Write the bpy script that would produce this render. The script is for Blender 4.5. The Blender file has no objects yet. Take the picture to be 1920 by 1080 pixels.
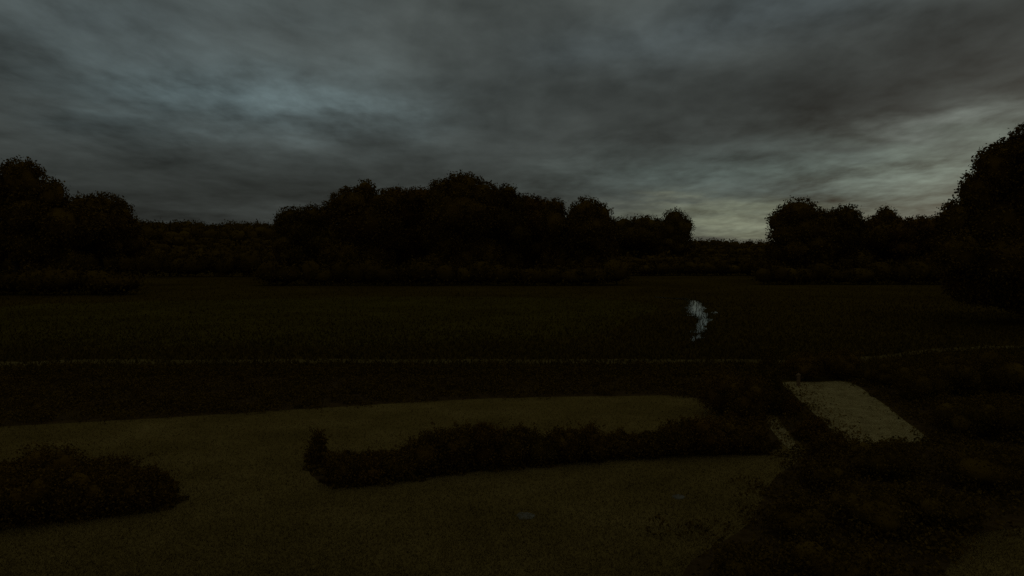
import bpy, math
import numpy as np
from mathutils import Vector
from mathutils.geometry import delaunay_2d_cdt

rng = np.random.default_rng(26)
scene = bpy.context.scene
col = scene.collection
R = math.radians

# ------------------------------------------------------------------ camera
CAM_H = 6.0                     # webcam on the upper floor of the house
F = 1371.0                      # focal length in pixels of the 1920 wide photograph
PITCH = math.atan(70.0 / F)     # looking slightly down
cam_data = bpy.data.cameras.new("camera")
cam_data.sensor_width = 36.0
cam_data.lens = 36.0 * F / 1920.0
cam_data.clip_end = 8000.0
cam = bpy.data.objects.new("camera", cam_data)
cam.location = (0, 0, CAM_H)
cam.rotation_euler = (math.pi / 2 - PITCH, 0, 0)
col.objects.link(cam)
scene.camera = cam

# ------------------------------------------------------------------ exposure
scene.view_settings.view_transform = 'Standard'
scene.view_settings.look = 'None'
scene.view_settings.exposure = 0.0
scene.view_settings.gamma = 1.0
scene.view_settings.use_curve_mapping = False
scene.render.engine = 'CYCLES'
scene.cycles.use_denoising = False
scene.cycles.max_bounces = 6

# ------------------------------------------------------------------ world: dusk sky under broken cloud
SUN_AZ = 38.0                   # degrees to the right of the view axis (where the last glow is)
SUN_EL = 1.5
world = bpy.data.worlds.new("World")
scene.world = world
world.use_nodes = True
wn, wl = world.node_tree.nodes, world.node_tree.links
wn.clear()

def wmath(op, a, b=None, c=None, clamp=False):
    n = wn.new('ShaderNodeMath'); n.operation = op; n.use_clamp = clamp
    for i, v in enumerate((a, b, c)):
        if v is None: continue
        if isinstance(v, (int, float)): n.inputs[i].default_value = v
        else: wl.new(v, n.inputs[i])
    return n.outputs[0]

tc = wn.new('ShaderNodeTexCoord')
sep = wn.new('ShaderNodeSeparateXYZ'); wl.new(tc.outputs['Generated'], sep.inputs[0])
X, Y, Z = sep.outputs
az = wmath('MULTIPLY', wmath('ARCTAN2', X, Y), 180 / math.pi)
el = wmath('MULTIPLY', wmath('ARCSINE', Z), 180 / math.pi)
# cloud deck seen in perspective: direction projected on a flat layer
den = wmath('ADD', wmath('MAXIMUM', Z, 0.0), 0.12)
pl = wn.new('ShaderNodeCombineXYZ')
wl.new(wmath('DIVIDE', X, den), pl.inputs[0]); wl.new(wmath('DIVIDE', Y, den), pl.inputs[1])
def wnoise(vec, scale, detail, rough, sx=1.0, sy=1.0, off=(0, 0, 0), dist=0.0):
    m = wn.new('ShaderNodeMapping'); m.inputs['Scale'].default_value = (sx, sy, 1); m.inputs['Location'].default_value = off
    wl.new(vec, m.inputs['Vector'])
    n = wn.new('ShaderNodeTexNoise'); n.inputs['Scale'].default_value = scale
    n.inputs['Detail'].default_value = detail; n.inputs['Roughness'].default_value = rough
    n.inputs['Distortion'].default_value = dist
    wl.new(m.outputs[0], n.inputs['Vector'])
    return n.outputs['Fac']
n_big = wnoise(pl.outputs[0], 0.55, 5, 0.55, 1.0, 1.1, (3.1, 1.7, 0.4), 0.3)
n_mid = wnoise(pl.outputs[0], 1.7, 5, 0.52, 1.1, 0.8, (7.3, 2.2, 0.9), 0.4)
n_fin = wnoise(pl.outputs[0], 7.0, 5, 0.6, 1.2, 0.7, (1.2, 8.0, 2.0), 0.2)
n_warp = wnoise(pl.outputs[0], 1.5, 4, 0.6, 1, 1, (9, 4, 3))
n_warp2 = wnoise(pl.outputs[0], 1.7, 4, 0.6, 1, 1, (2, 14, 5))
azw = wmath('ADD', az, wmath('MULTIPLY', wmath('SUBTRACT', n_warp, 0.5), 16.0))
elw = wmath('ADD', el, wmath('MULTIPLY', wmath('SUBTRACT', n_warp2, 0.5), 4.5))
def blob(a, e, sa, se):
    da = wmath('DIVIDE', wmath('SUBTRACT', azw, a), sa)
    de = wmath('DIVIDE', wmath('SUBTRACT', elw, e), se)
    s = wmath('ADD', wmath('MULTIPLY', da, da), wmath('MULTIPLY', de, de))
    return wmath('EXPONENT', wmath('MULTIPLY', s, -1.0))
# thinner, brighter and thicker, darker stretches of the cloud deck (azimuth, elevation, widths in degrees)
CLEAR = [(-19.0, 11.0, 11, 2.6, 0.042, 0.064, 0.070), (-15.5, 11.3, 5, 1.2, 0.020, 0.029, 0.031),
         (-28, 16, 14, 4.0, 0.013, 0.021, 0.025),
         (9, 15.5, 8, 1.8, 0.011, 0.016, 0.019), (19, 18, 9, 2.5, 0.014, 0.021, 0.026),
         (22, 5.4, 15, 2.3, 0.028, 0.043, 0.039),
         (32, 5.2, 8, 2.4, 0.094, 0.116, 0.090), (29.5, 8.7, 5, 0.7, 0.066, 0.076, 0.068),
         (36, 8.2, 5, 2.0, 0.038, 0.046, 0.040),
         (17, 1.7, 8, 1.5, 0.076, 0.082, 0.048), (24, 2.2, 14, 1.6, 0.028, 0.035, 0.025),
         (13, 3.3, 5, 0.5, 0.026, 0.026, 0.016)]
DARK = [(-24, 4.2, 18, 3.6, 0.48), (2, 12.5, 9, 3.0, 0.32), (17, 11.0, 13, 2.4, 0.40), (-5, 6.5, 11, 3, 0.26), (32, 13, 9, 2.5, 0.15)]
base = wmath('ADD', wmath('MULTIPLY', wmath('SUBTRACT', n_big, 0.5), 1.7), wmath('MULTIPLY', wmath('SUBTRACT', n_mid, 0.5), 1.9))
base = wmath('ADD', base, wmath('MULTIPLY', wmath('SUBTRACT', n_fin, 0.5), 0.55))
lum = wmath('MAXIMUM', wmath('ADD', base, 1.0), 0.35)
# an overcast sky grows brighter evenly from the horizon to the zenith
lum = wmath('MULTIPLY', lum, wmath('ADD', 0.92, wmath('MULTIPLY', wmath('MAXIMUM', Z, 0.0), 1.1)))
for a, e, sa, se, k in DARK:
    lum = wmath('MULTIPLY', lum, wmath('SUBTRACT', 1.0, wmath('MULTIPLY', blob(a, e, sa, se), k)))
tint = [wmath('MULTIPLY', lum, c) for c in (0.0430, 0.0500, 0.0475)]
lump = wmath('MAXIMUM', wmath('ADD', 0.35, wmath('MULTIPLY', wmath('SUBTRACT', wmath('ADD', n_mid, wmath('MULTIPLY', n_fin, 0.6)), 0.5), 2.3)), 0.1)
for a, e, sa, se, r_, g_, b_ in CLEAR:
    bl = wmath('MULTIPLY', blob(a, e, sa, se), lump)
    for i, c in enumerate((r_, g_, b_)):
        tint[i] = wmath('ADD', tint[i], wmath('MULTIPLY', bl, c))
comb = wn.new('ShaderNodeCombineColor')
for i in range(3): wl.new(tint[i], comb.inputs[i])
bg_cloud = wn.new('ShaderNodeBackground'); wl.new(comb.outputs[0], bg_cloud.inputs['Color']); bg_cloud.inputs['Strength'].default_value = 1.0
sky = wn.new('ShaderNodeTexSky'); sky.sky_type = 'NISHITA'; sky.sun_disc = False
sky.sun_elevation = R(SUN_EL); sky.sun_rotation = R(SUN_AZ)
bg_sky = wn.new('ShaderNodeBackground'); wl.new(sky.outputs[0], bg_sky.inputs['Color']); bg_sky.inputs['Strength'].default_value = 0.05
mix = wn.new('ShaderNodeMixShader'); mix.inputs[0].default_value = 0.965
wl.new(bg_sky.outputs[0], mix.inputs[1]); wl.new(bg_cloud.outputs[0], mix.inputs[2])
wout = wn.new('ShaderNodeOutputWorld'); wl.new(mix.outputs[0], wout.inputs['Surface'])

# the sun is at the horizon behind the cloud: only a trace of soft directional light
sun_data = bpy.data.lights.new("sun", 'SUN')
sun_data.energy = 0.02; sun_data.angle = R(25); sun_data.color = (1.0, 0.86, 0.68)
sun = bpy.data.objects.new("sun", sun_data)
d = Vector((math.sin(R(SUN_AZ)) * math.cos(R(6)), math.cos(R(SUN_AZ)) * math.cos(R(6)), math.sin(R(6))))
sun.rotation_euler = (-d).to_track_quat('-Z', 'Y').to_euler()
col.objects.link(sun)

# ------------------------------------------------------------------ placing helpers
cp, sp_ = math.cos(PITCH), math.sin(PITCH)
def ray(px, py):
    u, v = (px - 960.0) / F, (540.0 - py) / F
    return np.array([u, cp + v * sp_, -sp_ + v * cp])
def at(px, py, y):              # the point seen there, y metres in front of the house
    r = ray(px, py); t = y / r[1]
    return np.array([r[0] * t, y, CAM_H + r[2] * t])
def gnd(px, py, z=0.0):         # the point of the flat ground seen there
    r = ray(px, py); t = (z - CAM_H) / r[2]
    return np.array([r[0] * t, r[1] * t, z])

def smooth(a, b, x):
    t = np.clip((x - a) / (b - a), 0, 1); return t * t * (3 - 2 * t)
def ground_z(x, y):
    x = np.asarray(x, float); y = np.asarray(y, float)
    u = x / np.maximum(y, 1.0)
    ridge = 22.0 - 16.0 * smooth(-0.15, 0.2, u) + 1.5 * np.sin(u * 9.0 + 1.0)
    return ridge * smooth(210, 700, y) + 0.9 * np.sin(x * 0.013 + 1.0) * smooth(90, 260, y) * 0.4

# ------------------------------------------------------------------ materials
def material(name, colours, scale=8.0, rough=0.9, detail=6, bump=0.0, bscale=40.0, spec=0.0, per_island=0.0):
    m = bpy.data.materials.new(name); m.use_nodes = True
    nt = m.node_tree; n, l = nt.nodes, nt.links
    b = n['Principled BSDF']; b.inputs['Roughness'].default_value = rough
    b.inputs['Specular IOR Level'].default_value = spec
    t = n.new('ShaderNodeTexCoord')
    noise = n.new('ShaderNodeTexNoise'); noise.inputs['Scale'].default_value = scale; noise.inputs['Detail'].default_value = detail
    noise.inputs['Roughness'].default_value = 0.65
    l.new(t.outputs['Object'], noise.inputs['Vector'])
    ramp = n.new('ShaderNodeValToRGB')
    els = ramp.color_ramp.elements
    k = len(colours)
    while len(els) < k: els.new(0.5)
    for i, c in enumerate(colours):
        els[i].position = 0.28 + 0.44 * i / max(k - 1, 1); els[i].color = (*c, 1)
    fac = noise.outputs['Fac']
    if per_island:
        geo = n.new('ShaderNodeNewGeometry')
        mx = n.new('ShaderNodeMix'); mx.inputs[0].default_value = per_island
        l.new(fac, mx.inputs[2]); l.new(geo.outputs['Random Per Island'], mx.inputs[3]); fac = mx.outputs[0]
    l.new(fac, ramp.inputs[0]); l.new(ramp.outputs[0], b.inputs['Base Color'])
    if bump:
        n2 = n.new('ShaderNodeTexNoise'); n2.inputs['Scale'].default_value = bscale; n2.inputs['Detail'].default_value = 5
        l.new(t.outputs['Object'], n2.inputs['Vector'])
        bp = n.new('ShaderNodeBump'); bp.inputs['Strength'].default_value = bump; bp.inputs['Distance'].default_value = 0.05
        l.new(n2.outputs['Fac'], bp.inputs['Height']); l.new(bp.outputs[0], b.inputs['Normal'])
    return m

M = {}
M['lawn'] = material('lawn', [(0.125, 0.082, 0.018), (0.180, 0.118, 0.029), (0.245, 0.165, 0.047)], 0.35, 0.95, 10, 0.6, 30)
M['blade'] = material('grass blades', [(0.130, 0.084, 0.018), (0.200, 0.131, 0.032), (0.275, 0.188, 0.058)], 0.35, 0.8, 9, per_island=0.3)
M['meadow'] = material('meadow', [(0.050, 0.029, 0.003), (0.070, 0.042, 0.004), (0.092, 0.057, 0.007)], 0.06, 0.95, 12, 0.5, 6)
M['meadow_blade'] = material('meadow grass', [(0.054, 0.031, 0.003), (0.078, 0.047, 0.005), (0.105, 0.066, 0.008)], 0.06, 0.85, 6, per_island=0.4)
M['soil'] = material('soil', [(0.055, 0.030, 0.008), (0.080, 0.046, 0.013), (0.110, 0.066, 0.022)], 5, 0.97, 9, 0.8, 25)
M['gravel'] = material('gravel', [(0.20, 0.140, 0.050), (0.33, 0.240, 0.090), (0.44, 0.33, 0.135)], 1.5, 0.95, 10, 0.7, 60)
M['pebble'] = material('pebbles', [(0.19, 0.132, 0.048), (0.34, 0.25, 0.096), (0.47, 0.36, 0.155)], 1.5, 0.9, 4, per_island=0.7)
M['bark'] = material('bark', [(0.035, 0.024, 0.014), (0.070, 0.050, 0.032)], 6, 0.95, 8, 0.8, 20)
M['leaf_oak'] = material('leaves brown green', [(0.095, 0.050, 0.004), (0.125, 0.067, 0.005), (0.155, 0.086, 0.008)], 0.5, 0.8, 5, per_island=0.5)
M['leaf_dark'] = material('leaves dark green', [(0.082, 0.046, 0.004), (0.110, 0.062, 0.005), (0.138, 0.080, 0.008)], 0.5, 0.75, 5, per_island=0.5)
M['leaf_rust'] = material('leaves rust', [(0.095, 0.046, 0.004), (0.130, 0.064, 0.006), (0.165, 0.084, 0.010)], 0.6, 0.8, 5, per_island=0.5)
M['leaf_shrub'] = material('shrub leaves', [(0.090, 0.046, 0.004), (0.125, 0.066, 0.006), (0.160, 0.087, 0.010)], 1.6, 0.75, 5, per_island=0.5)
M['pasture'] = material('pasture', [(0.058, 0.038, 0.004), (0.080, 0.055, 0.006), (0.106, 0.075, 0.010)], 0.12, 0.95, 12, 0.5, 6)
M['pasture_blade'] = material('pasture grass', [(0.062, 0.041, 0.004), (0.090, 0.062, 0.007), (0.122, 0.086, 0.012)], 0.12, 0.85, 6, per_island=0.4)
M['lane'] = material('lane', [(0.09, 0.060, 0.014), (0.135, 0.092, 0.025), (0.19, 0.138, 0.048)], 0.5, 0.95, 10, 0.6, 30)
M['leaf_cover'] = material('ground cover leaves', [(0.080, 0.044, 0.004), (0.108, 0.060, 0.006), (0.135, 0.077, 0.009)], 0.9, 0.8, 5, per_island=0.5)
M['leaf_wood'] = material('far wood leaves', [(0.060, 0.033, 0.003), (0.088, 0.049, 0.004), (0.115, 0.065, 0.006)], 0.05, 0.9, 5, per_island=0.4)
M['rush'] = material('rushes', [(0.06, 0.045, 0.01), (0.10, 0.075, 0.018)], 2, 0.8, 5, per_island=0.5)
M['wood'] = material('weathered wood', [(0.16, 0.095, 0.045), (0.24, 0.15, 0.075)], 14, 0.85, 8, 0.4, 40)
M['stone'] = material('pale stone', [(0.125, 0.105, 0.065), (0.17, 0.145, 0.10), (0.21, 0.19, 0.14)], 7, 0.85, 9, 0.5, 30)
mw = bpy.data.materials.new('water'); mw.use_nodes = True
b = mw.node_tree.nodes['Principled BSDF']
b.inputs['Base Color'].default_value = (0.018, 0.018, 0.012, 1); b.inputs['Roughness'].default_value = 0.06; b.inputs['IOR'].default_value = 1.33
nz = mw.node_tree.nodes.new('ShaderNodeTexNoise'); nz.inputs['Scale'].default_value = 3.0; nz.inputs['Detail'].default_value = 3
tcw = mw.node_tree.nodes.new('ShaderNodeTexCoord'); mw.node_tree.links.new(tcw.outputs['Object'], nz.inputs['Vector'])
bpw = mw.node_tree.nodes.new('ShaderNodeBump'); bpw.inputs['Strength'].default_value = 0.08; bpw.inputs['Distance'].default_value = 0.02
mw.node_tree.links.new(nz.outputs['Fac'], bpw.inputs['Height']); mw.node_tree.links.new(bpw.outputs[0], b.inputs['Normal'])
M['water'] = mw

# ------------------------------------------------------------------ mesh helpers
def mesh_obj(name, verts, faces, mat, parent=None):
    """faces: a list of (n,k) int arrays"""
    me = bpy.data.meshes.new(name)
    verts = np.asarray(verts, np.float32)
    me.vertices.add(len(verts)); me.vertices.foreach_set('co', verts.ravel())
    loops = np.concatenate([f.ravel() for f in faces]).astype(np.int32)
    tot = np.concatenate([np.full(len(f), f.shape[1]) for f in faces]).astype(np.int32)
    start = np.concatenate([[0], np.cumsum(tot)[:-1]]).astype(np.int32)
    me.loops.add(len(loops)); me.loops.foreach_set('vertex_index', loops)
    me.polygons.add(len(tot)); me.polygons.foreach_set('loop_start', start)
    try: me.polygons.foreach_set('loop_total', tot)
    except Exception: pass
    me.update(calc_edges=True); me.validate()
    me.materials.append(M[mat])
    o = bpy.data.objects.new(name, me); col.objects.link(o)
    if parent is not None: o.parent = parent
    return o
def tag(o, label=None, cat=None, group=None, kind=None):
    if label: o['label'] = label
    if cat: o['category'] = cat
    if group: o['group'] = group
    if kind: o['kind'] = kind
    return o
def empty(name, loc):
    o = bpy.data.objects.new(name, None); o.location = [float(v) for v in loc]; o.empty_display_size = 0.3
    col.objects.link(o); return o

class Geo:
    """collects vertices and faces for one mesh"""
    def __init__(s): s.v = []; s.f3 = []; s.f4 = []; s.n = 0
    def add(s, v, f):
        f = np.asarray(f) + s.n
        (s.f3 if f.shape[1] == 3 else s.f4).append(f); s.v.append(v); s.n += len(v)
    def build(s, name, mat, parent=None):
        faces = []
        if s.f3: faces.append(np.concatenate(s.f3))
        if s.f4: faces.append(np.concatenate(s.f4))
        return mesh_obj(name, np.concatenate(s.v), faces, mat, parent)
    def leaves(s, c, size, up=0.0):
        n = len(c)
        if n == 0: return
        a = rng.normal(size=(n, 3)); a[:, 2] += up * np.sign(rng.random(n) - 0.0) * 2
        a /= np.linalg.norm(a, axis=1)[:, None]
        t = rng.normal(size=(n, 3)); u = np.cross(a, t); u /= np.linalg.norm(u, axis=1)[:, None] + 1e-9
        w = np.cross(a, u)
        L = (size * (0.65 + 0.7 * rng.random(n)))[:, None]
        v = np.stack([c - u * L * 0.5, c + w * L * 0.30 + a * L * 0.08, c + u * L * 0.5, c - w * L * 0.30 + a * L * 0.08], 1).reshape(-1, 3)
        s.add(v, np.arange(4 * n).reshape(n, 4))
    def ball(s, c, r, jitter=0.12):
        v = ICO_V * (1 + jitter * (rng.random((len(ICO_V), 1)) * 2 - 1)) * np.asarray(r) + np.asarray(c)
        s.add(v, ICO_F)
    def tube(s, p0, p1, r0, r1, k=8):
        p0, p1 = np.asarray(p0, float), np.asarray(p1, float)
        ax = p1 - p0; ax /= np.linalg.norm(ax) + 1e-9
        u = np.cross(ax, [0.3, 0.9, 0.1]); u /= np.linalg.norm(u); w = np.cross(ax, u)
        th = np.arange(k) * 2 * math.pi / k
        ring = np.cos(th)[:, None] * u + np.sin(th)[:, None] * w
        i = np.arange(k); j = (i + 1) % k
        s.add(np.concatenate([p0 + ring * r0, p1 + ring * r1]), np.stack([i, j, j + k, i + k], 1))
import bmesh
_bm = bmesh.new(); bmesh.ops.create_icosphere(_bm, subdivisions=2, radius=1.0)
ICO_V = np.array([v.co[:] for v in _bm.verts]); ICO_F = np.array([[v.index for v in f.verts] for f in _bm.faces]); _bm.free()

def limb(g, pts, r0, r1, k=8):
    for i in range(len(pts) - 1):
        a, b_ = i / (len(pts) - 1), (i + 1) / (len(pts) - 1)
        g.tube(pts[i], pts[i + 1], r0 + (r1 - r0) * a, r0 + (r1 - r0) * b_, k)

def foliage(g, lobes, leaf, spacing, per, core=0.78, shell=(0.82, 1.0), zmin=0.05, sig=0.36):
    """lobes: (centre, radii). Clumps of leaves on every lobe, none buried in another lobe."""
    for i, (c, r) in enumerate(lobes):
        c, r = np.asarray(c, float), np.asarray(r, float)
        if core: g.ball(c, r * core)
        area = 4 * math.pi * ((r[0] * r[1]) ** 1.6 / 3 + (r[0] * r[2]) ** 1.6 / 3 + (r[1] * r[2]) ** 1.6 / 3) ** (1 / 1.6)
        n = max(12, int(area / spacing ** 2))
        dv = rng.normal(size=(n, 3)); dv /= np.linalg.norm(dv, axis=1)[:, None]
        p = c + dv * r * (shell[0] + (shell[1] - shell[0]) * rng.random(n))[:, None]
        keep = np.ones(n, bool)
        for j, (c2, r2) in enumerate(lobes):
            if j != i: keep &= (((p - np.asarray(c2)) / np.asarray(r2)) ** 2).sum(1) > 0.55
        p = p[keep]
        q = np.repeat(p, per, 0) + rng.normal(size=(len(p) * per, 3)) * spacing * sig
        q = q[q[:, 2] > zmin]
        g.leaves(q, leaf)

def in_poly(x, y, poly):
    poly = np.asarray(poly)[:, :2]; inside = np.zeros(len(x), bool); n = len(poly); j = n - 1
    for i in range(n):
        xi, yi = poly[i]; xj, yj = poly[j]
        cr = ((yi > y) != (yj > y)) & (x < (xj - xi) * (y - yi) / (yj - yi + 1e-12) + xi)
        inside ^= cr; j = i
    return inside
def spline(pts, closed=True, sub=6):
    pts = np.asarray(pts, float); n = len(pts); out = []
    rngi = range(n) if closed else range(n - 1)
    for i in rngi:
        if closed: p = [pts[(i + k - 1) % n] for k in range(4)]
        else: p = [pts[min(max(i + k - 1, 0), n - 1)] for k in range(4)]
        for s in range(sub):
            t = s / sub
            out.append(0.5 * ((2 * p[1]) + (-p[0] + p[2]) * t + (2 * p[0] - 5 * p[1] + 4 * p[2] - p[3]) * t * t + (-p[0] + 3 * p[1] - 3 * p[2] + p[3]) * t ** 3))
    if not closed: out.append(pts[-1])
    return np.array(out)
def sheet(name, poly, z, mat):
    n = len(poly)
    vs, _, fs, *_ = delaunay_2d_cdt([Vector((float(p[0]), float(p[1]))) for p in poly], [(i, (i + 1) % n) for i in range(n)], [], 1, 1e-5)
    me = bpy.data.meshes.new(name); me.from_pydata([(v.x, v.y, z) for v in vs], [], [list(f) for f in fs]); me.update(); me.materials.append(M[mat])
    o = bpy.data.objects.new(name, me); col.objects.link(o)
    return tag(o, kind='structure')

# ------------------------------------------------------------------ the setting
# meadow and the rising land behind it, one sheet out to the horizon
ys = np.concatenate([np.linspace(-60, 200, 27), np.linspace(215, 900, 46), np.linspace(1000, 4000, 16)])
us = np.linspace(-1, 1, 61)
gx = us[None, :] * (80 + 1.1 * np.maximum(ys, 0))[:, None]; gy = np.repeat(ys[:, None], 61, 1)
gv = np.stack([gx, gy, ground_z(gx, gy)], 2).reshape(-1, 3)
ii, jj = np.meshgrid(np.arange(len(ys) - 1), np.arange(60), indexing='ij'); k0 = (ii * 61 + jj).ravel()
ground = mesh_obj('meadow', gv, [np.stack([k0, k0 + 1, k0 + 62, k0 + 61], 1)], 'meadow')
tag(ground, kind='structure')
for p in ground.data.polygons: p.use_smooth = True

# mown lawn of the garden
lawn_edge = [gnd(px, py) for px, py in ((-500, 826), (0, 799), (300, 783), (600, 764), (900, 747), (1150, 742), (1300, 742), (1450, 748), (1700, 752), (2500, 760))]
lawn_poly = [np.array([-40, -20, 0.0])] + list(spline(lawn_edge, False)) + [np.array([40, -20, 0.0])]
sheet('lawn', lawn_poly, 0.004, 'lawn')
# planting beds
bed_mid = spline([gnd(*p)[:2] for p in ((575, 872), (600, 905), (650, 915), (760, 902), (900, 884), (1050, 871), (1200, 857), (1330, 853), (1445, 850), (1445, 806), (1330, 803), (1200, 818), (1050, 828), (900, 838), (780, 846), (690, 856), (620, 858))])
bed_left = spline([gnd(*p)[:2] for p in ((-260, 1010), (0, 988), (150, 978), (290, 958), (325, 938), (300, 905), (230, 880), (60, 868), (-260, 880))])
bed_back = spline([gnd(*p)[:2] for p in ((-600, 833), (-200, 812), (0, 800), (300, 784), (600, 765), (900, 748), (1150, 743), (1300, 746), (1400, 800), (1436, 786), (1462, 716), (1486, 696), (1300, 690), (900, 690), (500, 691), (0, 697), (-600, 712))])
bed_right = spline([gnd(*p)[:2] for p in ((1600, 690), (1592, 717), (1645, 748), (1695, 787), (1736, 827), (1592, 833), (1556, 804), (1522, 773), (1488, 742), (1466, 726), (1440, 760), (1462, 788), (1480, 810), (1500, 832), (1512, 853), (1450, 900), (1400, 985), (1290, 1060), (1330, 1130), (1740, 1090), (1800, 1015), (1960, 985), (2500, 940), (2600, 740), (2200, 670), (1900, 668), (1720, 674))])
sheet('planting_bed', bed_mid, 0.008, 'soil')
sheet('planting_bed', bed_left, 0.008, 'soil')
sheet('planting_bed', bed_back, 0.008, 'soil')
sheet('planting_bed', bed_right, 0.012, 'soil')
# gravel path that widens towards the house
path_poly = spline([gnd(*p)[:2] for p in ((1468, 718), (1530, 717), (1592, 717), (1645, 750), (1695, 789), (1740, 827), (1660, 829), (1592, 831.5), (1556, 803), (1522, 772), (1490, 742))], True, 3)
side_poly = spline([gnd(*p)[:2] for p in ((1436, 788), (1458, 789), (1474, 808), (1490, 828), (1498, 842), (1480, 842), (1463, 826), (1446, 806))])
sheet('side_path', side_poly, 0.016, 'gravel')
sheet('gravel_path', path_poly, 0.016, 'gravel')
# lane across the meadow behind the garden
lane_px = [(-700, 706, 14), (-300, 694, 12), (0, 685, 11), (120, 679, 9), (500, 678, 8), (1000, 678, 8), (1486, 678, 8), (1600, 675, 8), (1680, 667, 7.5), (1760, 657, 7), (1850, 652, 6), (1960, 649, 5), (2400, 646, 5)]
lane_px = [(a, b_ + rng.uniform(-0.8, 0.8), w * rng.uniform(0.75, 1.15)) for q in range(len(lane_px) - 1) for f_ in (0, 0.2, 0.4, 0.6, 0.8) for a, b_, w in [tuple(np.array(lane_px[q]) * (1 - f_) + np.array(lane_px[q + 1]) * f_)]] + [lane_px[-1]]
lane_poly = np.concatenate([spline([gnd(a, b_ - w / 2) for a, b_, w in lane_px], False), spline([gnd(a, b_ + w / 2) for a, b_, w in lane_px], False)[::-1]])
sheet('lane', lane_poly, 0.008, 'lane')
# greener pasture in the middle of the meadow
pasture_poly = spline([gnd(*p)[:2] for p in ((-300, 640), (0, 575), (250, 566), (520, 560), (800, 556), (1100, 560), (1230, 572), (1180, 600), (1080, 632), (700, 646), (300, 650))])
sheet('pasture', pasture_poly, 0.004, 'pasture')
# brook in the meadow: a winding strip of water that mirrors the sky
brook = [(1232, 558, 4), (1262, 560, 3), (1286, 562, 6), (1302, 566, 22), (1305, 574, 30), (1305, 582, 36), (1311, 590, 32), (1319, 596, 26), (1318, 604, 20), (1315, 614, 19), (1311, 622, 17), (1305, 629, 15), (1300, 636, 11), (1299, 642, 5)]
bl_, br_ = [], []
for px, py, w in brook[2:]:
    bl_.append(gnd(px - w / 2, py)); br_.append(gnd(px + w / 2, py))
bl_, br_ = spline(bl_, False), spline(br_, False)
for e_ in (bl_, br_): e_[:, 0] += np.convolve(rng.normal(size=len(e_)), [0.25, 0.5, 0.25], 'same') * 0.30
brook_poly = np.concatenate([bl_, br_[::-1]])
sheet('brook', brook_poly, 0.012, 'water')
brook_arm = [gnd(*p) for p in ((1228, 556), (1260, 558.3), (1288, 558.5), (1290, 562.5), (1262, 560.8), (1228, 558))]
sheet('brook', brook_arm, 0.010, 'water')
sheet('puddle', spline([gnd(*p)[:2] for p in ((1334, 586), (1341, 584.5), (1347, 587), (1341, 589.5), (1335, 588.5))]), 0.010, 'water')

# ------------------------------------------------------------------ grass and gravel relief (uncountable)
def blades(name, x, y, h, w, mat, z=None):
    n = len(x)
    th = rng.random(n) * 2 * math.pi; lean = rng.normal(size=(n, 2)) * 0.45
    hh = h * (0.5 + rng.random(n)); ww = w * (0.6 + 0.8 * rng.random(n))
    zz = np.zeros(n) if z is None else z
    b0 = np.stack([x - np.cos(th) * ww, y - np.sin(th) * ww, zz], 1)
    b1 = np.stack([x + np.cos(th) * ww, y + np.sin(th) * ww, zz], 1)
    tp = np.stack([x + lean[:, 0] * hh, y + lean[:, 1] * hh, zz + hh], 1)
    v = np.stack([b0, b1, tp], 1).reshape(-1, 3)
    return mesh_obj(name, v, [np.arange(3 * n).reshape(n, 3)], mat)
def scatter(n, y0, y1, spread=0.78):
    u = rng.random(n); y = 1 / (1 / y0 + u * (1 / y1 - 1 / y0))     # even in the picture
    return (rng.random(n) * 2 - 1) * y * spread, y
x, y = scatter(260000, 11.5, 31)
k = in_poly(x, y, lawn_poly)
for P in (bed_mid, bed_left, bed_back, bed_right, path_poly, side_poly): k &= ~in_poly(x, y, P)
g = blades('lawn_grass', x[k], y[k], 0.045, 0.012, 'blade')
tag(g, 'short mown grass of the garden lawn', 'grass', kind='stuff')
x, y = scatter(120000, 34.5, 210)
k = ~in_poly(x, y, brook_poly) & ~in_poly(x, y, brook_arm) & (~in_poly(x, y, lane_poly) | (rng.random(len(x)) < 0.35))
x, y = x[k], y[k]
k = in_poly(x + rng.normal(size=len(x)) * 1.5, y + rng.normal(size=len(x)) * 7, pasture_poly) & (rng.random(len(x)) < 0.8)
g = blades('pasture_grass', x[k], y[k], 0.12, 0.045, 'pasture_blade', ground_z(x[k], y[k]))
tag(g, 'greener short grass in the middle of the meadow', 'grass', kind='stuff')
x, y = x[~k], y[~k]
g = blades('meadow_grass', x, y, 0.20, 0.045, 'meadow_blade', ground_z(x, y))
tag(g, 'rough dark grass of the meadow beyond the lane', 'grass', kind='stuff')
x, y = scatter(60000, 20, 34, 0.6)
k = in_poly(x, y, path_poly) | in_poly(x, y, side_poly); x, y = x[k], y[k]; n = len(x)
s = 0.012 + 0.016 * rng.random(n); o4 = np.array([[1, 0, 0], [-.5, .87, 0], [-.5, -.87, 0], [0, 0, .9]])
v = (np.stack([x, y, np.full(n, 0.014)], 1)[:, None, :] + o4[None] * s[:, None, None] * (0.7 + 0.6 * rng.random((n, 4, 1)))).reshape(-1, 3)
q = (np.arange(n) * 4)[:, None]
g = mesh_obj('gravel', v, [np.concatenate([q + np.array([[0, 1, 3]]), q + np.array([[1, 2, 3]]), q + np.array([[2, 0, 3]])])], 'pebble')
tag(g, 'loose pale gravel on the path', 'gravel', kind='stuff')

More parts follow.
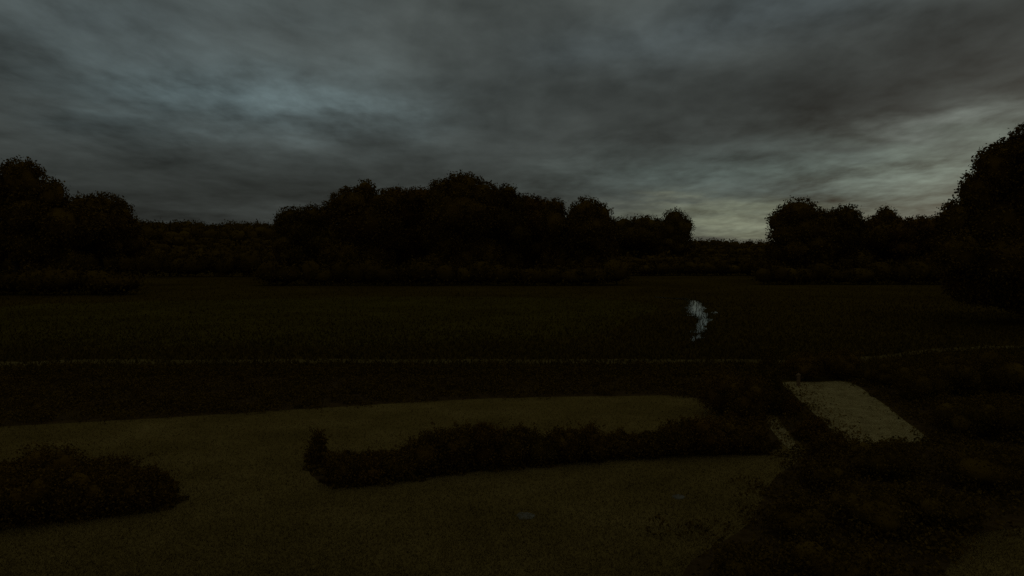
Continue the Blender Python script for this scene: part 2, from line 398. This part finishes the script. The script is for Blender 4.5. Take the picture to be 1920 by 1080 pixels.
# fallen leaves blown against the shaded left side of the gravel
x, y = scatter(60000, 20, 34, 0.6); c0 = gnd(1475, 770)[:2]
pr = np.exp(-(((x - np.interp(y, [21.6, 24, 28, 33], [gnd(1500, 853)[0] + 1.0, gnd(1560, 808)[0], gnd(1525, 770)[0], gnd(1505, 722)[0]])) / 0.75) ** 2))
k = (in_poly(x, y, path_poly) & (rng.random(len(x)) < 0.75 * pr + 0.03)) | (in_poly(x, y, side_poly) & (rng.random(len(x)) < 0.45))
g = Geo(); g.leaves(np.stack([x[k], y[k], 0.03 + 0.02 * rng.random(k.sum())], 1), 0.075, up=1.0)
o = g.build('fallen_leaves', 'leaf_rust'); tag(o, 'brown fallen leaves on the left side of the gravel path', 'leaves', kind='stuff')
# rushes along the brook
e_ = np.concatenate([bl_, br_]); m_ = 1500
q = e_[rng.integers(len(e_), size=m_)]
rx_ = q[:, 0] + rng.normal(size=m_) * 0.28; ry_ = q[:, 1] + rng.normal(size=m_) * 0.9; k = rng.random(m_) < np.clip((ry_ - 46) / 22, 0.12, 1); rx_, ry_ = rx_[k], ry_[k]
g = blades('rushes', rx_, ry_, 0.34, 0.02, 'rush')
tag(g, 'dark rushes lining the bright brook', 'rushes', kind='stuff')

def ground_cover(label, polys, count, h, box, avoid=(), jit=0.25, rad=(0.22, 0.5)):
    (x0, x1, y0, y1) = box
    x = rng.uniform(x0, x1, count * 4); y = rng.uniform(y0, y1, count * 4)
    k = np.zeros(len(x), bool)
    for P in polys: k |= in_poly(x, y, P)
    for P in avoid: k &= ~in_poly(x, y, P)
    x, y = x[k][:count], y[k][:count]
    jx = x + rng.normal(size=len(x)) * jit; jy = y + rng.normal(size=len(x)) * jit; bad = np.zeros(len(x), bool)
    for P in avoid: bad |= in_poly(jx, jy, P)
    x, y = np.where(bad, x, jx), np.where(bad, y, jy)
    g = Geo(); r = rng.uniform(*rad, len(x)); hh = h * rng.uniform(0.4, 1.0, len(x)) * (0.75 + 0.35 * np.sin(x * 0.9) * np.sin(y * 1.3 + x * 0.2))
    per = 60
    dv = rng.normal(size=(len(x), per, 3)); dv /= np.linalg.norm(dv, axis=2)[..., None]; dv[..., 2] = np.abs(dv[..., 2])
    p = np.stack([x, y, 0 * x + 0.02], 1)[:, None, :] + dv * np.stack([r, r, hh], 1)[:, None, :] * rng.uniform(0.75, 1.1, (len(x), per, 1))
    g.leaves(p.reshape(-1, 3), 0.085)
    o = g.build('ground_cover', 'leaf_cover'); tag(o, label, 'ground cover', kind='stuff')
ground_cover('low dark ground cover in the border between the lawn and the lane', [bed_back], 2600, 0.55, (-34, 16, 22, 39), [path_poly])
ground_cover('low dark ground cover in the bed right of the gravel path', [bed_right], 2000, 0.42, (3, 32, 11.5, 42), [path_poly, side_poly, lane_poly], 0.65)
ground_cover('low plants skirting the shrubs of the two island beds in the lawn', [bed_mid, bed_left], 1500, 0.2, (-14, 8, 15, 26), [side_poly], 0.10, (0.1, 0.25))

# ------------------------------------------------------------------ trees
def tree(label, base_px, depth, lobes_px, mat, leaf=0.40, spacing=0.8, per=11, group='trees behind the meadow', low=True):
    bx = at(base_px, 470, depth)[0]; bz = float(ground_z(bx, depth))
    t = empty('tree', (bx, depth, bz))
    tag(t, label, 'tree', group)
    org = np.array([bx, depth, bz]); k = depth / F
    lobes = []
    for (px, py, rx, ry) in lobes_px:
        dy = rng.uniform(-0.4, 0.4) * rx * k
        c = at(px, py, depth + dy) - org
        lobes.append((c, np.array([rx * k, rx * k * rng.uniform(0.8, 1.1), ry * k])))
    xs = [l[0][0] - l[1][0] for l in lobes]; xe = [l[0][0] + l[1][0] for l in lobes]
    zt = max(l[0][2] + l[1][2] for l in lobes); zb = min(l[0][2] - l[1][2] for l in lobes)
    w = max(xe) - min(xs); mid = (max(xe) + min(xs)) / 2
    if low:      # lower limbs with foliage hanging towards the ground
        for i in range(5):
            z = zt * rng.uniform(0.16, 0.48)
            rr = w * rng.uniform(0.20, 0.28)
            lobes.append((np.array([mid + (i / 4 - 0.5) * w * 0.55, rng.uniform(-0.2, 0.2) * w, z + 0.6]), np.array([rr, rr, max(zt * 0.15, rr * 0.6)])))
    g = Geo(); foliage(g, lobes, leaf, spacing, per)
    crown = g.build('crown', mat, t)
    g = Geo()
    r0 = 0.022 * zt + 0.08; fork = zt * 0.3
    limb(g, [np.array([0, 0, -0.2]), np.array([0.02 * zt, 0, fork * 0.5]), np.array([0.0, 0, fork])], r0 * 1.25, r0 * 0.75, 10)
    for c, r in lobes[:8]:
        m_ = np.array([c[0] * 0.45, c[1] * 0.45, fork + (c[2] - fork) * 0.45 + 0.4])
        limb(g, [np.array([0, 0, fork * 0.92]), m_, c], r0 * 0.55, r0 * 0.12, 7)
        for _ in range(3):
            e = c + np.clip(rng.normal(size=3), -1, 1) * r * 0.5
            limb(g, [m_ * 0.4 + c * 0.6, e], r0 * 0.2, r0 * 0.05, 5)
    g.build('trunk', 'bark', t)
    return t

tree('tall rounded tree at the far left edge of the skyline', 25, 110, [(42, 342, 40, 46), (-25, 362, 52, 52), (97, 366, 26, 30), (66, 405, 72, 52), (-60, 400, 50, 50), (110, 420, 40, 44)], 'leaf_oak')
tree('smaller low crowned tree right of the tall tree at the left edge', 188, 125, [(190, 395, 44, 34), (152, 395, 28, 30), (226, 406, 24, 28), (188, 425, 64, 36)], 'leaf_oak')
tree('low tree at the left end of the central tree line', 565, 150, [(545, 412, 28, 24), (588, 407, 38, 22), (565, 435, 50, 28)], 'leaf_dark')
tree('tree with a knob shaped top on the left slope of the central tree line', 680, 140, [(685, 354, 18, 16), (660, 384, 44, 32), (712, 384, 42, 28), (630, 400, 30, 26), (685, 420, 70, 40)], 'leaf_oak')
tree('flat topped tree just left of the tallest central tree', 765, 150, [(742, 372, 28, 21), (785, 374, 34, 23), (765, 402, 58, 34)], 'leaf_rust')
tree('tallest and broadest tree in the middle of the central tree line', 865, 138, [(866, 360, 42, 37), (832, 364, 32, 30), (902, 368, 32, 31), (865, 402, 72, 44)], 'leaf_oak')
tree('tree with a small bump top just right of the tallest central tree', 945, 145, [(952, 366, 20, 20), (932, 378, 28, 26), (965, 385, 22, 22), (945, 412, 44, 38)], 'leaf_dark')
tree('plain sloping tree on the right shoulder of the central tree line', 1000, 155, [(990, 386, 28, 20), (1012, 390, 22, 20), (1000, 417, 42, 34)], 'leaf_rust')
tree('narrow tree left of a notch in the central tree line', 1042, 142, [(1043, 391, 18, 19), (1032, 398, 16, 18), (1042, 422, 28, 34)], 'leaf_oak')
tree('round tree at the right end of the central tree line', 1103, 140, [(1098, 398, 32, 27), (1128, 404, 20, 22), (1078, 410, 18, 26), (1105, 430, 50, 34)], 'leaf_oak')
tree('low distant tree between the central tree line and the small rounded tree', 1192, 330, [(1168, 424, 26, 17), (1210, 422, 34, 17), (1190, 442, 50, 22), (1145, 430, 20, 18)], 'leaf_dark', leaf=0.7, spacing=1.7)
tree('small rounded distant tree left of the bright gap at the horizon', 1262, 340, [(1264, 411, 22, 18), (1282, 428, 19, 22), (1245, 432, 34, 20), (1270, 445, 30, 18)], 'leaf_dark', leaf=0.7, spacing=1.7)
tree('dome shaped tree right of the bright gap at the horizon', 1492, 140, [(1496, 401, 38, 29), (1464, 417, 26, 25), (1478, 440, 38, 26), (1524, 416, 26, 28), (1505, 432, 52, 32), (1540, 430, 30, 34)], 'leaf_oak', per=9)
tree('medium rounded tree right of the dome shaped tree', 1580, 150, [(1586, 410, 28, 25), (1560, 417, 26, 26), (1602, 426, 18, 28), (1578, 442, 48, 32)], 'leaf_dark')
tree('small pointed tree between the medium tree and the big right tree', 1662, 160, [(1663, 408, 21, 20), (1642, 424, 27, 21), (1684, 427, 24, 22), (1660, 447, 56, 32)], 'leaf_oak')
tree('low spreading tree against the edge of the big right tree', 1725, 150, [(1728, 426, 34, 21), (1700, 436, 30, 24), (1756, 428, 26, 24), (1725, 452, 56, 34)], 'leaf_rust')
tree('big dark tree cut off by the right edge of the picture', 1985, 60,
     [(1790, 412, 32, 36), (1832, 365, 36, 46), (1868, 318, 40, 50), (1905, 303, 44, 52), (1990, 300, 110, 85), (1960, 370, 115, 100), (1860, 425, 78, 60), (1800, 475, 46, 46), (1895, 490, 100, 60), (2080, 350, 110, 110), (2080, 470, 110, 80), (1838, 530, 62, 44), (1950, 545, 90, 46)],
     'leaf_oak', leaf=0.22, spacing=0.40, per=10, group=None, low=False)

# overgrown hedgerows at the foot of the trees
def hedgerow(label, x0, x1, depth, h0, h1, mat='leaf_wood'):
    a = at(x0, 470, depth)[0]; b_ = at(x1, 470, depth)[0]
    t = empty('hedgerow', ((a + b_) / 2, depth, float(ground_z((a + b_) / 2, depth))))
    tag(t, label, 'hedgerow')
    lobes = []; x_ = a
    while x_ < b_:
        h = rng.uniform(h0, h1); w = rng.uniform(2.0, 4.0)
        lobes.append((np.array([x_ - t.location.x, rng.uniform(-1, 1), h * 0.5]), np.array([w, w * 0.8, h * 0.5]))); x_ += w * 1.1
    g = Geo()
    for i, (c, r) in enumerate(lobes): foliage(g, [(c, r)], 0.45, 1.0, 7)
    g.build('foliage', mat, t)
    g = Geo()
    for c, r in lobes: limb(g, [np.array([c[0], c[1], -0.2]), c], 0.12, 0.05, 6)
    g.build('stem', 'bark', t)['kind'] = 'stuff'
hedgerow('long dark hedgerow at the foot of the left and central trees', -120, 1150, 168, 4.5, 7.0)
hedgerow('dark thicket in front of the trunks of the central trees', 505, 1165, 126, 3.2, 5.0, 'leaf_wood')
hedgerow('dark thicket in front of the trunks of the two left trees', -130, 262, 100, 2.6, 4.2, 'leaf_wood')
hedgerow('dark thicket in front of the trunks of the right hand trees', 1432, 1800, 129, 3.0, 4.8, 'leaf_wood')
hedgerow('low hedgerow across the gap below the bright horizon', 1150, 1440, 172, 2.6, 3.8)
hedgerow('dark hedgerow at the foot of the right hand trees', 1440, 1990, 168, 4.0, 6.5)

# far woods on the rising land
g = Geo(); n = 0
for d_ in (250, 290, 340, 395, 455, 520, 590, 650, 695, 725):
    us_ = np.arange(-0.95, 0.95, 8.5 / d_)
    for u in us_:
        h = rng.uniform(8, 12.5); yy = d_ + rng.uniform(-12, 12); xx = u * yy + rng.uniform(-2, 2)
        if d_ < 600 and xx / yy > 0.05: h *= 0.5
        if d_ < 400: h *= 0.6
        z = float(ground_z(xx, yy)); w = rng.uniform(4.5, 7.5)
        foliage(g, [((xx, yy, z + h * 0.5), (w, w, h * 0.5))], 1.5, 2.9, 3, zmin=-50)
wood = g.build('far_wood', 'leaf_wood')
tag(wood, 'unbroken dark wood on the far low ridge', 'wood', kind='stuff')

# ------------------------------------------------------------------ garden shrubs
def shrub(label, px, py, hw, h, mat='leaf_shrub', group=None, upright=False, name='shrub', tops=3):
    p = gnd(px, py); k = np.linalg.norm(p[:2]) / F
    w, H = hw * k, h * k * 1.03
    t = empty(name, p); tag(t, label, 'shrub', group)
    lobes = []
    if upright:
        for i in range(4): lobes.append((np.array([rng.normal() * w * .15, rng.normal() * w * .15, H * (0.22 + 0.19 * i)]), np.array([w * (0.95 - 0.15 * i), w * (0.95 - 0.15 * i), H * 0.22])))
    else:
        lobes.append((np.array([0, 0, H * 0.42]), np.array([w * 0.8, w * 0.75, H * 0.42])))
        for i in range(tops + 3):
            a = rng.random() * 6.28; q = rng.uniform(0.35, 0.6)
            rr = w * rng.uniform(0.32, 0.5); zz = H * rng.uniform(0.35, 0.72)
            lobes.append((np.array([math.cos(a) * w * q, math.sin(a) * w * q, min(zz, H - rr * 0.8)]), np.array([rr, rr, min(rr, H * 0.35)])))
    lobes = [(c, np.maximum(r, 0.06)) for c, r in lobes]
    g = Geo(); sp = max(0.085, min(0.15, w * 0.16)); foliage(g, lobes, 0.062, sp, 8, core=0.7, shell=(0.78, 1.05), zmin=0.02, sig=0.5)
    # loose shoots above the outline
    for _ in range(46):
        c, r = lobes[rng.integers(len(lobes))]
        e = c + np.array([rng.normal() * r[0] * 0.8, rng.normal() * r[1] * 0.8, r[2] * rng.uniform(0.8, 1.15) + rng.uniform(0.0, 0.16)])
        s_ = rng.random((22, 1)) ** 0.6; g.leaves(c + (e - c) * s_ + rng.normal(size=(22, 3)) * 0.022, 0.055)
    g.build('foliage', mat, t)
    g = Geo()
    for c, r in lobes: limb(g, [np.array([c[0] * .12, c[1] * .12, -0.03]), c * np.array([.6, .6, .55]), c + np.array([0, 0, r[2] * 0.3])], 0.022, 0.008, 6)
    g.build('stem', 'bark', t)
    return t

GM = 'shrubs in the island bed in the middle of the lawn'
ORD = ['second', 'third', 'fourth', 'fifth', 'sixth', 'seventh', 'eighth', 'ninth', 'tenth', 'eleventh', 'twelfth', 'thirteenth', 'fourteenth', 'fifteenth', 'sixteenth']
shrub('slim upright shrub at the left tip of the middle island bed', 598, 872, 20, 56, 'leaf_shrub', GM, upright=True)
mid = [(645, 906, 42, 54), (692, 902, 38, 44), (742, 896, 44, 52), (796, 890, 48, 78), (850, 884, 46, 88), (906, 878, 46, 90), (956, 874, 44, 76), (1010, 870, 44, 62), (1060, 866, 44, 68), (1115, 861, 44, 60), (1166, 857, 40, 42), (1216, 854, 38, 36), (1272, 852, 44, 60), (1332, 850, 50, 70), (1392, 848, 48, 68)]
for i, (a, b_, c, d_) in enumerate(mid):
    lab = '%s shrub from the left in the middle island bed' % ORD[i]
    if i == 0: lab = 'low rounded shrub at the near left end of the middle island bed'
    if i == len(mid) - 1: lab = 'shrub at the right end of the middle island bed by the gravel path'
    shrub(lab, a, b_, c, d_, ('leaf_shrub', 'leaf_rust', 'leaf_shrub', 'leaf_cover')[i % 4] if i % 3 else 'leaf_shrub', GM)
GL = 'shrubs in the bed at the left edge'
for lab, (a, b_, c, d_) in (
    ('tallest shrub at the back of the left island bed', (110, 922, 62, 70)),
    ('shrub at the back right of the left island bed', (200, 916, 52, 52)),
    ('shrub at the back of the left island bed against the left edge', (30, 925, 58, 52)),
    ('front shrub of the left island bed cut by the left edge', (-30, 985, 70, 84)),
    ('second front shrub of the left island bed', (52, 978, 58, 78)),
    ('third front shrub of the left island bed', (118, 971, 56, 76)),
    ('fourth front shrub of the left island bed', (178, 964, 54, 70)),
    ('low fifth front shrub of the left island bed', (238, 957, 46, 56)),
    ('rounded shrub at the right tip of the left island bed', (294, 950, 36, 66))): shrub(lab, a, b_, c, d_, 'leaf_shrub', GL)
GR = 'shrubs beside the gravel path'
shrub('broad shrub closing the right end of the lawn left of the gravel', 1352, 778, 46, 78, 'leaf_shrub', GR)
shrub('wide dark shrub between the lawn and the gravel path', 1402, 796, 44, 96, 'leaf_shrub', GR)
shrub('tall narrow shrub standing up against the lane left of the gravel', 1440, 772, 28, 112, 'leaf_dark', GR, upright=True)
shrub('low reddish shrub in the wedge between the two gravel strips', 1520, 824, 30, 34, 'leaf_rust', GR)
shrub('smaller shrub at the far tip of the wedge between the gravel strips', 1480, 778, 20, 26, 'leaf_rust', GR)
shrub('dark shrub at the near end of the wedge between the gravel strips', 1556, 858, 34, 36, 'leaf_shrub', GR)
shrub('broad shrub behind the far left corner of the gravel', 1508, 712, 34, 54, 'leaf_shrub', GR)
shrub('broad shrub behind the far right corner of the gravel', 1572, 710, 38, 56, 'leaf_shrub', GR)
GN = 'shrubs in the bed right of the gravel path'
for lab, (a, b_, c, d_) in (
    ('low shrub at the top of the curved right edge of the gravel', (1652, 722, 34, 42)),
    ('shrub right of the middle of the curved gravel edge', (1722, 752, 44, 60)),
    ('rounded shrub below the lane right of the gravel', (1800, 740, 52, 64)),
    ('dark shrub at the right edge just below the lane', (1890, 742, 56, 70)),
    ('dark shrub right of the pointed end of the gravel', (1802, 815, 52, 66)),
    ('dark shrub at the right edge level with the gravel', (1895, 822, 60, 74))): shrub(lab, a, b_, c, d_, 'leaf_cover', GN)
GF = 'shrubs in the near right corner'
for lab, (a, b_, c, d_) in (
    ('low shrub in front of the near edge of the gravel', (1660, 895, 66, 58)),
    ('low shrub left of the one in front of the gravel', (1555, 915, 56, 52)),
    ('wide shrub at the right edge below the gravel', (1840, 915, 76, 64)),
    ('shrub in the middle of the near right bed', (1640, 990, 80, 66)),
    ('shrub at the right end of the near right bed above the corner of lawn', (1765, 985, 72, 58)),
    ('shrub at the left side of the near right bed', (1500, 1010, 66, 60)),
    ('shrub cut off by the bottom edge right of the middle', (1570, 1095, 90, 72)),
    ('shrub at the bottom left end of the near right bed', (1400, 1092, 72, 58))): shrub(lab, a, b_, c, d_, 'leaf_cover', GF)

# ------------------------------------------------------------------ small things
p = gnd(1497, 724)
t = empty('gate_post', p); tag(t, 'short brown wooden post at the far end of the gravel path', 'post')
bm = bmesh.new(); bmesh.ops.create_cube(bm, size=1.0)
for v in bm.verts: v.co = Vector((v.co.x * 0.13, v.co.y * 0.13, (v.co.z + 0.5) * 0.5))
bmesh.ops.bevel(bm, geom=bm.edges[:], offset=0.012, segments=2, affect='EDGES')
me = bpy.data.meshes.new('shaft'); bm.to_mesh(me); bm.free(); me.materials.append(M['wood']); o = bpy.data.objects.new('shaft', me); o.parent = t; col.objects.link(o)
bm = bmesh.new(); bmesh.ops.create_cone(bm, segments=4, radius1=0.125, radius2=0.02, depth=0.09, cap_ends=True)
for v in bm.verts: v.co = Vector(((v.co.x - v.co.y) * 0.7071, (v.co.x + v.co.y) * 0.7071, v.co.z + 0.542))
me = bpy.data.meshes.new('cap'); bm.to_mesh(me); bm.free(); me.materials.append(M['wood']); o = bpy.data.objects.new('cap', me); o.parent = t; col.objects.link(o)

def flat_stone(label, px, py, hw):
    p = gnd(px, py); k = np.linalg.norm(p[:2]) / F
    n = 14; th = np.arange(n) * 2 * math.pi / n; r = hw * k * (0.82 + 0.3 * rng.random(n))
    ring = np.stack([np.cos(th) * r, np.sin(th) * r * 1.15], 1)
    v = [np.column_stack([ring, np.full(n, -0.02)]), np.column_stack([ring, np.full(n, 0.012)]), np.column_stack([ring * 0.9, 0.022 + rng.normal(size=n) * 0.003]), np.array([[0, 0, 0.024]])]
    i = np.arange(n); j = (i + 1) % n
    o = mesh_obj('flat_stone', np.concatenate(v), [np.concatenate([np.stack([2 * n + i, 2 * n + j, np.full(n, 3 * n)], 1)]), np.concatenate([np.stack([i, j, j + n, i + n], 1), np.stack([i + n, j + n, j + 2 * n, i + 2 * n], 1)])], 'stone')
    o.location = [float(q_) for q_ in p]
    tag(o, label, 'stone', 'pale stones in the lawn')
flat_stone('pale flat stone in the lawn below the middle island bed', 985, 968, 17)
flat_stone('smaller pale flat stone in the lawn to the right', 1272, 932, 12)
